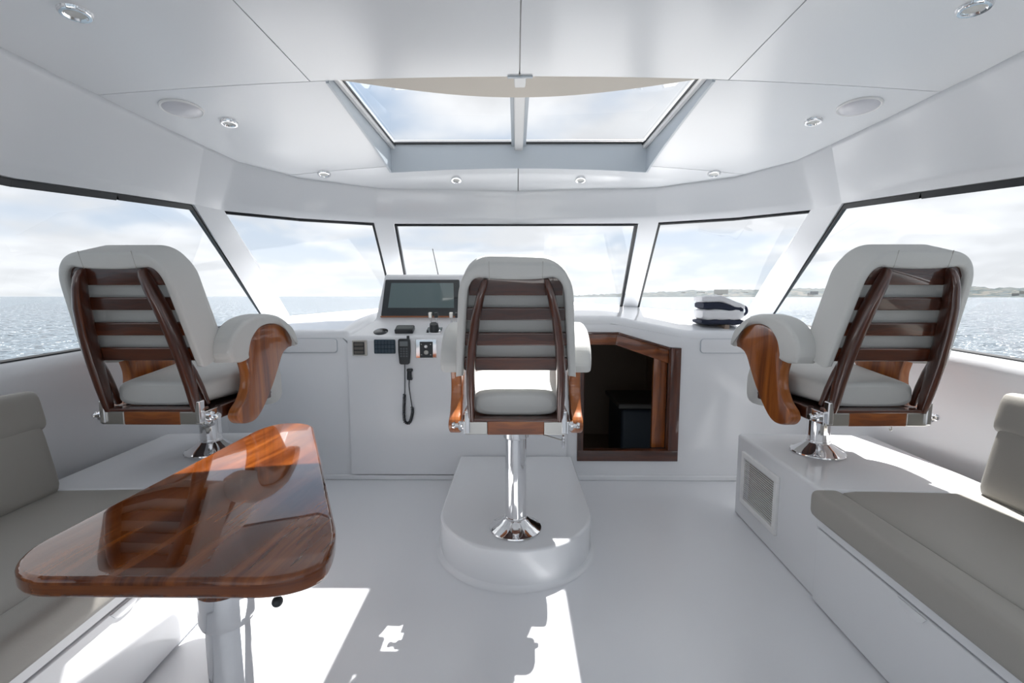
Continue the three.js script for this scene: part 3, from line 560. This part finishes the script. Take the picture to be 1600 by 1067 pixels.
{
  const t = thing('control_box', 'low black control box with grey top on the console shelf', 'control box');
  mesh('body', onShelf(rbox(0.115, 0.028, 0.07, 0.006), -0.70, 0.05, 0.014), M.black, t); mesh('top_pad', onShelf(rbox(0.1, 0.004, 0.055, 0.002), -0.697, 0.053, 0.029), std({ color: new THREE.Color().setRGB(0.1, 0.11, 0.11), roughness: 0.5 }), t);
}
const throttle = (x, label, s) => {
  const t = thing('throttle', label, 'throttle', [0, 0, 0], 'engine controls');
  mesh('plate', onShelf(rbox(0.095, 0.008, 0.085, 0.003), x, 0.055, 0.004), M.chrome, t);
  mesh('hub', onShelf(at(cyl(0.026, 0.032, 0.045, 20), 0, 0, 0), x, 0.058, 0.028), M.black, t);
  for (const k of [-1, 1]) { const l = mesh('lever', onShelf(rbox(0.01, 0.07, 0.012, 0.003), x + k * 0.018, 0.062, 0.075), M.chrome, t); mesh('grip', onShelf(rbox(0.022, 0.032, 0.022, 0.004), x + k * 0.018, 0.062, 0.108), k < 0 ? M.steel : M.black, l); }
  for (const k of [-1, 1]) mesh('screw_cap', onShelf(lathe([[0, 0], [0.007, 0], [0.006, 0.012], [0, 0.014]], 14), x + k * 0.038, 0.03, 0.008), k < 0 ? M.black : M.chrome, t);
};
throttle(-0.515, 'chrome and black engine throttle levers standing beside the control box', 1);
throttle(-0.385, 'throttle unit half hidden behind the middle chair backrest', -1);
const FA = -2.785; // front of the console
{
  const t = thing('gauge_panel', 'small square instrument with steel frame on the console front', 'instrument', [-0.962, 0.847, FA + 0.004]);
  mesh('frame', rbox(0.092, 0.098, 0.016, 0.006), M.steel, t); mesh('face', at(rbox(0.068, 0.078, 0.004, 0.002), -0.003, -0.002, 0.008), M.black, t);
  for (let i = 0; i < 3; i++) mesh('rocker', at(rbox(0.056, 0.018, 0.006, 0.003), -0.003, 0.022 - i * 0.024, 0.011), std({ color: new THREE.Color().setRGB(0.12, 0.11, 0.10), roughness: 0.4 }), t);
}
{
  const t = thing('switch_panel', 'dark blue rectangular switch panel with rows of small keys', 'switch panel', [-0.808, 0.855, FA + 0.003]);
  mesh('body', rbox(0.132, 0.088, 0.012, 0.006), std({ color: new THREE.Color().setRGB(0.02, 0.04, 0.06), roughness: 0.25 }), t);
  const kg = rbox(0.016, 0.02, 0.004, 0.002, 2), km = std({ color: new THREE.Color().setRGB(0.035, 0.06, 0.085), roughness: 0.3 });
  for (let i = 0; i < 6; i++) for (let j = 0; j < 3; j++) mesh('key', kg, km, t).position.set(-0.05 + i * 0.02, 0.026 - j * 0.026, 0.007);
}
{
  const t = thing('radio_handset', 'black radio handset with keypad hanging on the console front, curly cord below', 'handset', [-0.684, 0.83, FA + 0.016]);
  mesh('body', at(extrude(roundPoly([[-0.03, -0.083], [0.03, -0.083], [0.037, 0.0], [0.036, 0.075], [-0.036, 0.075], [-0.037, 0.0]], 0.012), 0.026, 0.005), 0, 0, -0.013), M.black, t);
  mesh('aerial_stub', at(cyl(0.008, 0.009, 0.02, 12), 0.024, 0.083, 0), M.black, t);
  mesh('screen', at(rbox(0.05, 0.03, 0.003, 0.001), 0, 0.045, 0.0135), std({ color: new THREE.Color().setRGB(0.16, 0.18, 0.19), roughness: 0.2 }), t);
  const kg = rbox(0.012, 0.010, 0.003, 0.001, 1), km = std({ color: new THREE.Color().setRGB(0.09, 0.1, 0.11), roughness: 0.5 });
  for (let i = 0; i < 3; i++) for (let j = 0; j < 4; j++) mesh('key', kg, km, t).position.set(-0.017 + i * 0.017, 0.014 - j * 0.015, 0.0135);
  const cord = mesh('cord', tube([[0, -0.08, 0], [-0.002, -0.15, -0.004], [-0.004, -0.24, -0.004], [-0.006, -0.28, -0.003]], 0.0035, 30, 8), std({ color: new THREE.Color().setRGB(0.12, 0.13, 0.14), roughness: 0.5 }), t);
  const coil = []; const path = new THREE.CatmullRomCurve3([[-0.006, -0.27, 0], [-0.009, -0.33, 0.002], [-0.012, -0.40, 0.004], [-0.004, -0.446, 0.004], [0.018, -0.452, 0.004], [0.034, -0.42, 0.004], [0.042, -0.375, 0.003], [0.040, -0.35, 0.002]].map((p) => V(...p)));
  for (let i = 0; i <= 620; i++) { const u = i / 620, q = path.getPointAt(u), tn = path.getTangentAt(u), n = V(0, 0, 1), b = tn.clone().cross(n), a = u * 34 * 2 * Math.PI; coil.push(q.addScaledVector(n, Math.cos(a) * 0.007).addScaledVector(b, Math.sin(a) * 0.007)); }
  mesh('coiled_cord', new THREE.TubeGeometry(new THREE.CatmullRomCurve3(coil), 900, 0.0036, 5), M.black, t);
  mesh('cord', tube([[0.040, -0.352, 0], [0.030, -0.29, -0.004], [0.022, -0.22, -0.006], [0.024, -0.18, -0.006]], 0.003, 24, 8), M.black, t);
  mesh('plug', at(merge([at(cyl(0.013, 0.016, 0.05, 14), 0, 0, 0), at(rbox(0.036, 0.018, 0.02, 0.005), 0.003, 0.03, 0), at(rbox(0.03, 0.016, 0.02, 0.004), 0.002, -0.024, 0)]), 0.026, -0.15, -0.006), M.black, t);
}
{
  const t = thing('joystick_panel', 'square steel plate with black face and white knobs on the console front', 'instrument', [-0.552, 0.842, FA + 0.003]);
  mesh('plate', rbox(0.13, 0.118, 0.008, 0.003), M.chrome, t); mesh('face', at(rbox(0.08, 0.1, 0.006, 0.003), 0.001, -0.006, 0.006), M.black, t);
  mesh('knob', at(new THREE.SphereGeometry(0.010, 16, 12), 0, 0.014, 0.012), M.white, t); mesh('knob', at(new THREE.SphereGeometry(0.014, 16, 12), 0.001, -0.022, 0.012), std({ color: new THREE.Color().setRGB(0.5, 0.5, 0.47), roughness: 0.4 }), t);
  for (const a of [-1, 1]) for (const b of [-1, 1]) mesh('screw', at(new THREE.SphereGeometry(0.004, 10, 8), a * 0.028, b * 0.032 - 0.004, 0.009), M.steel, t);
}
// hinged lids let into the dash front
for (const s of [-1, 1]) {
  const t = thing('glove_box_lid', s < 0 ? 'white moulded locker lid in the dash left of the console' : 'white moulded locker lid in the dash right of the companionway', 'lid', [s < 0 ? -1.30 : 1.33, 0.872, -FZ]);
  mesh('lid', at(extrude(roundPoly([[-0.19, -0.055], [0.19, -0.055], [0.19, 0.03], [-0.19, 0.03]], 0.02), 0.008, 0.003), 0, 0, 0.001), M.gel, t);
  mesh('lid_gap_shade', at(extrude(roundPoly([[-0.194, -0.059], [0.194, -0.059], [0.194, 0.032], [-0.194, 0.032]], 0.022), 0.002), 0, 0, 0.0005), M.alu, t);  // grey sheet painted in as the shade of the gap round the lid
}
// folded navy and white canvas cover on the dash
{
  const t = thing('folded_cover', 'folded white and navy canvas cover lying on the dash near the right chair', 'cover', [1.305, 0.982, -2.95]);
  const layer = (name, y0, y1, m, w, d, seed, droop = 0) => { const rings = [], n = 14; for (let i = 0; i <= n; i++) { const f = i / n * 2 - 1, e = Math.pow(1 - Math.pow(Math.abs(f), 8), 0.3), x = f * w; const jig = (noise(f * 3 + seed, seed, 1) - 0.5) * 0.012; const dy = -droop * sstep(-0.2, 1, f); rings.push(ring([x, (y0 + y1) / 2 + jig + dy, 0], [0, 0, 1], [0, 1, 0], d * (0.9 + 0.1 * e) + jig, (y1 - y0) / 2 * Math.max(0.6, e), 24, 5)); } mesh(name, loft(rings), m, t); };
  layer('navy_fold', 0.0, 0.036, M.navy, 0.135, 0.08, 2.2); layer('white_fold', 0.03, 0.106, M.cotton, 0.13, 0.085, 5.1); layer('navy_fold', 0.098, 0.15, M.navy, 0.125, 0.08, 9.3, 0.03); layer('white_fold', 0.142, 0.188, M.cotton, 0.135, 0.078, 4.4, 0.05);
  mesh('strap', new THREE.TubeGeometry(new THREE.CatmullRomCurve3([[0.13, 0.118, 0.02], [0.165, 0.11, 0.02], [0.172, 0.08, 0.02], [0.15, 0.062, 0.02], [0.135, 0.07, 0.02]].map((p) => V(...p))), 30, 0.009, 8), M.navy, t);
}

// ------------------------------------------------------------------ ceiling fittings
const ceilAt = (x, Z) => { const y = ceilH(x, Z), dx = (ceilH(x + 0.02, Z) - ceilH(x - 0.02, Z)) / 0.04, dz = (ceilH(x, Z + 0.02) - ceilH(x, Z - 0.02)) / 0.04; return [y, dx, dz]; };
function onCeiling(o, x, Z) { const [y, dx, dz] = ceilAt(x, Z); o.position.set(x, y, -Z); o.quaternion.setFromUnitVectors(V(0, 1, 0), V(-dx, 1, dz).normalize()); }
const spots = [[-1.30, 1.42, 0.041, 'large bezelled downlight in the near left ceiling panel'], [1.325, 1.415, 0.041, 'large bezelled downlight in the near right ceiling panel'], [-1.33, 2.19, 0.037, 'recessed downlight beside the left frosted dome'], [1.365, 2.19, 0.037, 'recessed downlight beside the right frosted dome'], [-1.14, 2.78, 0.037, 'recessed downlight off the forward left corner of the roof hatch'], [1.17, 2.78, 0.037, 'recessed downlight off the forward right corner of the roof hatch'], [-0.375, 2.945, 0.033, 'small downlight ahead of the left hatch pane'], [0.405, 2.945, 0.033, 'small downlight ahead of the right hatch pane']];
for (const [x, Z, r, label] of spots) {
  const t = thing('downlight', label, 'downlight', [0, 0, 0], 'recessed ceiling downlights'); onCeiling(t, x, Z);
  mesh('bezel', lathe([[r * 0.62, -0.004], [r * 0.72, -0.011], [r * 0.9, -0.011], [r, -0.006], [r * 1.02, 0.0], [r * 0.6, 0.0]], 40), M.chrome, t);
  mesh('lens', lathe([[0, -0.004], [r * 0.5, -0.0045], [r * 0.64, -0.005], [r * 0.64, 0], [0, 0]], 32), M.lens, t);
}
for (const s of [-1, 1]) {
  const t = thing('ceiling_dome', `shallow frosted round dome on the ${s < 0 ? 'left' : 'right'} side of the ceiling`, 'dome light', [0, 0, 0], 'frosted ceiling domes'); onCeiling(t, s < 0 ? -1.445 : 1.465, 2.045);
  mesh('rim', lathe([[0.07, 0], [0.072, -0.006], [0.078, -0.008], [0.082, -0.004], [0.082, 0]], 40), M.white, t); mesh('diffuser', lathe([[0, -0.02], [0.03, -0.0185], [0.055, -0.014], [0.07, -0.008], [0.074, -0.003], [0.074, 0], [0, 0]], 40), M.frost, t);
}

// ------------------------------------------------------------------ outside: foredeck, aerial, sea, shore
{
  const N = 40, K = 30, inn = [], out = [];
  for (let i = 0; i <= K; i++) { const t = i / K, Z = lerp(3.45, 9.0, t), w = 1.98 * Math.pow(1 - Math.pow(t, 2.2), 0.6) + 0.02, r = []; for (let j = 0; j <= N; j++) { const f = j / N * 2 - 1, x = f * w, e = 0.025 * t; r.push([x, 1.075 + e - 0.085 * (x / 1.9) ** 2 - 0.04 * Math.pow(Math.abs(f), 10), -(Z + 0.25 * (1 - Math.abs(f)) * (1 - t))]); } inn.push(r); out.push(r.map((p) => [p[0] * 0.97, p[1] - 0.12, p[2]])); }
  struct(mesh('foredeck', slab(inn, out), M.outside), 'white foredeck beyond the windscreen', 'deck');
  const a = thing('aerial', 'thin whip aerial standing on the foredeck ahead of the display', 'aerial', [-0.69, 1.06, -4.5]);
  mesh('whip', at(cyl(0.004, 0.008, 0.58, 8), -0.065, 0.28, 0, 0, 0, 0.2), M.dark, a); mesh('foot', at(cyl(0.02, 0.03, 0.04, 16), -0.012, 0.02, 0), M.chrome, a);
}
{
  const rings = 300, seg = 520, SEA = -2.2, pos = [], idx = [], uv = [];
  const wave = (x, z, r) => { const f = 1; return f * (0.34 * (fbm(x * 0.22, z * 0.30, 1, 2) - 0.5) + 0.22 * (fbm(x * 0.7 + 9, z * 0.9, 2, 3) - 0.5)); };
  for (let i = 0; i <= rings; i++) { const r = 3 * Math.pow(8000 / 3, i / rings); for (let j = 0; j <= seg; j++) { const a = (j / seg - 0.5) * 2 * Math.PI, x = Math.sin(a) * r, z = -Math.cos(a) * r, cell = r * 0.027; const k = 1 / (1 + (cell / 3) ** 2); pos.push(x, SEA + wave(x, z, r) * (0.25 + 0.75 * k) * (r < 4000 ? 1 : 0.3), z); uv.push(x, z); } }
  for (let i = 0; i < rings; i++) for (let j = 0; j < seg; j++) { const a = i * (seg + 1) + j, b = a + 1, c = a + seg + 1, d = c + 1; idx.push(a, b, c, b, d, c); }
  const g = new THREE.BufferGeometry(); g.setAttribute('position', new THREE.Float32BufferAttribute(pos, 3)); g.setAttribute('uv', new THREE.Float32BufferAttribute(uv, 2)); g.setIndex(idx); g.computeVertexNormals();
  const tw = tex(512, 512, (u, v) => { const n = 255 * fbm(u * 14, v * 20, 4, 5); return [n, n, n]; }, false); tw.repeat.set(0.09, 0.09);
  struct(mesh('sea', g, std({ color: new THREE.Color().setRGB(0.10, 0.135, 0.165), roughness: 0.2, bumpMap: tw, bumpScale: 1.1 })), 'choppy grey blue sea', 'sea');
}
{
  const t = sgroup('shoreline', 'low distant shore with trees and buildings along the right horizon', 'shore'); t.position.y = -2.2;
  const R0 = 2300, rows = [], n = 260, r = rng(21);
  const az0 = 0.02, az1 = 1.35; const hgt = (a) => sstep(az0, 0.5, a) * (34 + 20 * fbm(a * 30, 2, 0, 4)) + 3;
  for (let i = 0; i <= n; i++) { const a = lerp(az0, az1, i / n), h = hgt(a), row = []; for (let k = 0; k <= 5; k++) { const f = k / 5, rr = R0 + f * 700; row.push([Math.sin(a) * rr, k === 0 ? -1 : k === 1 ? 4 + 5 * noise(a * 90, 3) : h * Math.pow(f, 0.6) + 9 * (noise(a * 260, f * 9, 2) - 0.5), -Math.cos(a) * rr]); } row.push([row[5][0] * 1.02, -2, row[5][2] * 1.02]); rows.push(row); }
  mesh('land', grid(rows), std({ map: (() => { const q = tex(512, 128, (u, v) => { const k = fbm(u * 60, v * 14, 3, 4), m = fbm(u * 30 + 7, v * 20, 9, 3); return m > 0.6 ? [86, 86, 82] : k > 0.5 ? [46, 58, 60] : [60, 71, 75]; }); q.repeat.set(1 / 900, 1 / 500); return q; })(), roughness: 1 }), t);
  const cols = [[0.3, 0.3, 0.3], [0.22, 0.2, 0.18], [0.36, 0.35, 0.32], [0.15, 0.17, 0.19]].map((c) => std({ color: new THREE.Color().setRGB(...c), roughness: 0.9 }));
  const bg = new THREE.BoxGeometry(1, 1, 1);
  for (let i = 0; i < 70; i++) { const a = lerp(0.35, 1.25, r()), rr = R0 + 60 + r() * 420, w = 14 + r() * 50, h = 7 + r() * 8 + (r() > 0.95 ? 8 : 0), b = mesh('building', bg, cols[i % 4], t); b.scale.set(w, h, 14 + r() * 20); b.rotation.y = -a; b.position.set(Math.sin(a) * rr, h / 2 + hgt(a) * 0.25 * r() + 4, -Math.cos(a) * rr); }
  for (const [a, h] of [[0.665, 52], [0.60, 34], [0.52, 30], [0.9, 36]]) mesh('mast', at(cyl(1.0, 1.8, h, 6), Math.sin(a) * (R0 + 300), h / 2 + 10, -Math.cos(a) * (R0 + 300)), cols[3], t);
}

renderer.render(scene, camera);
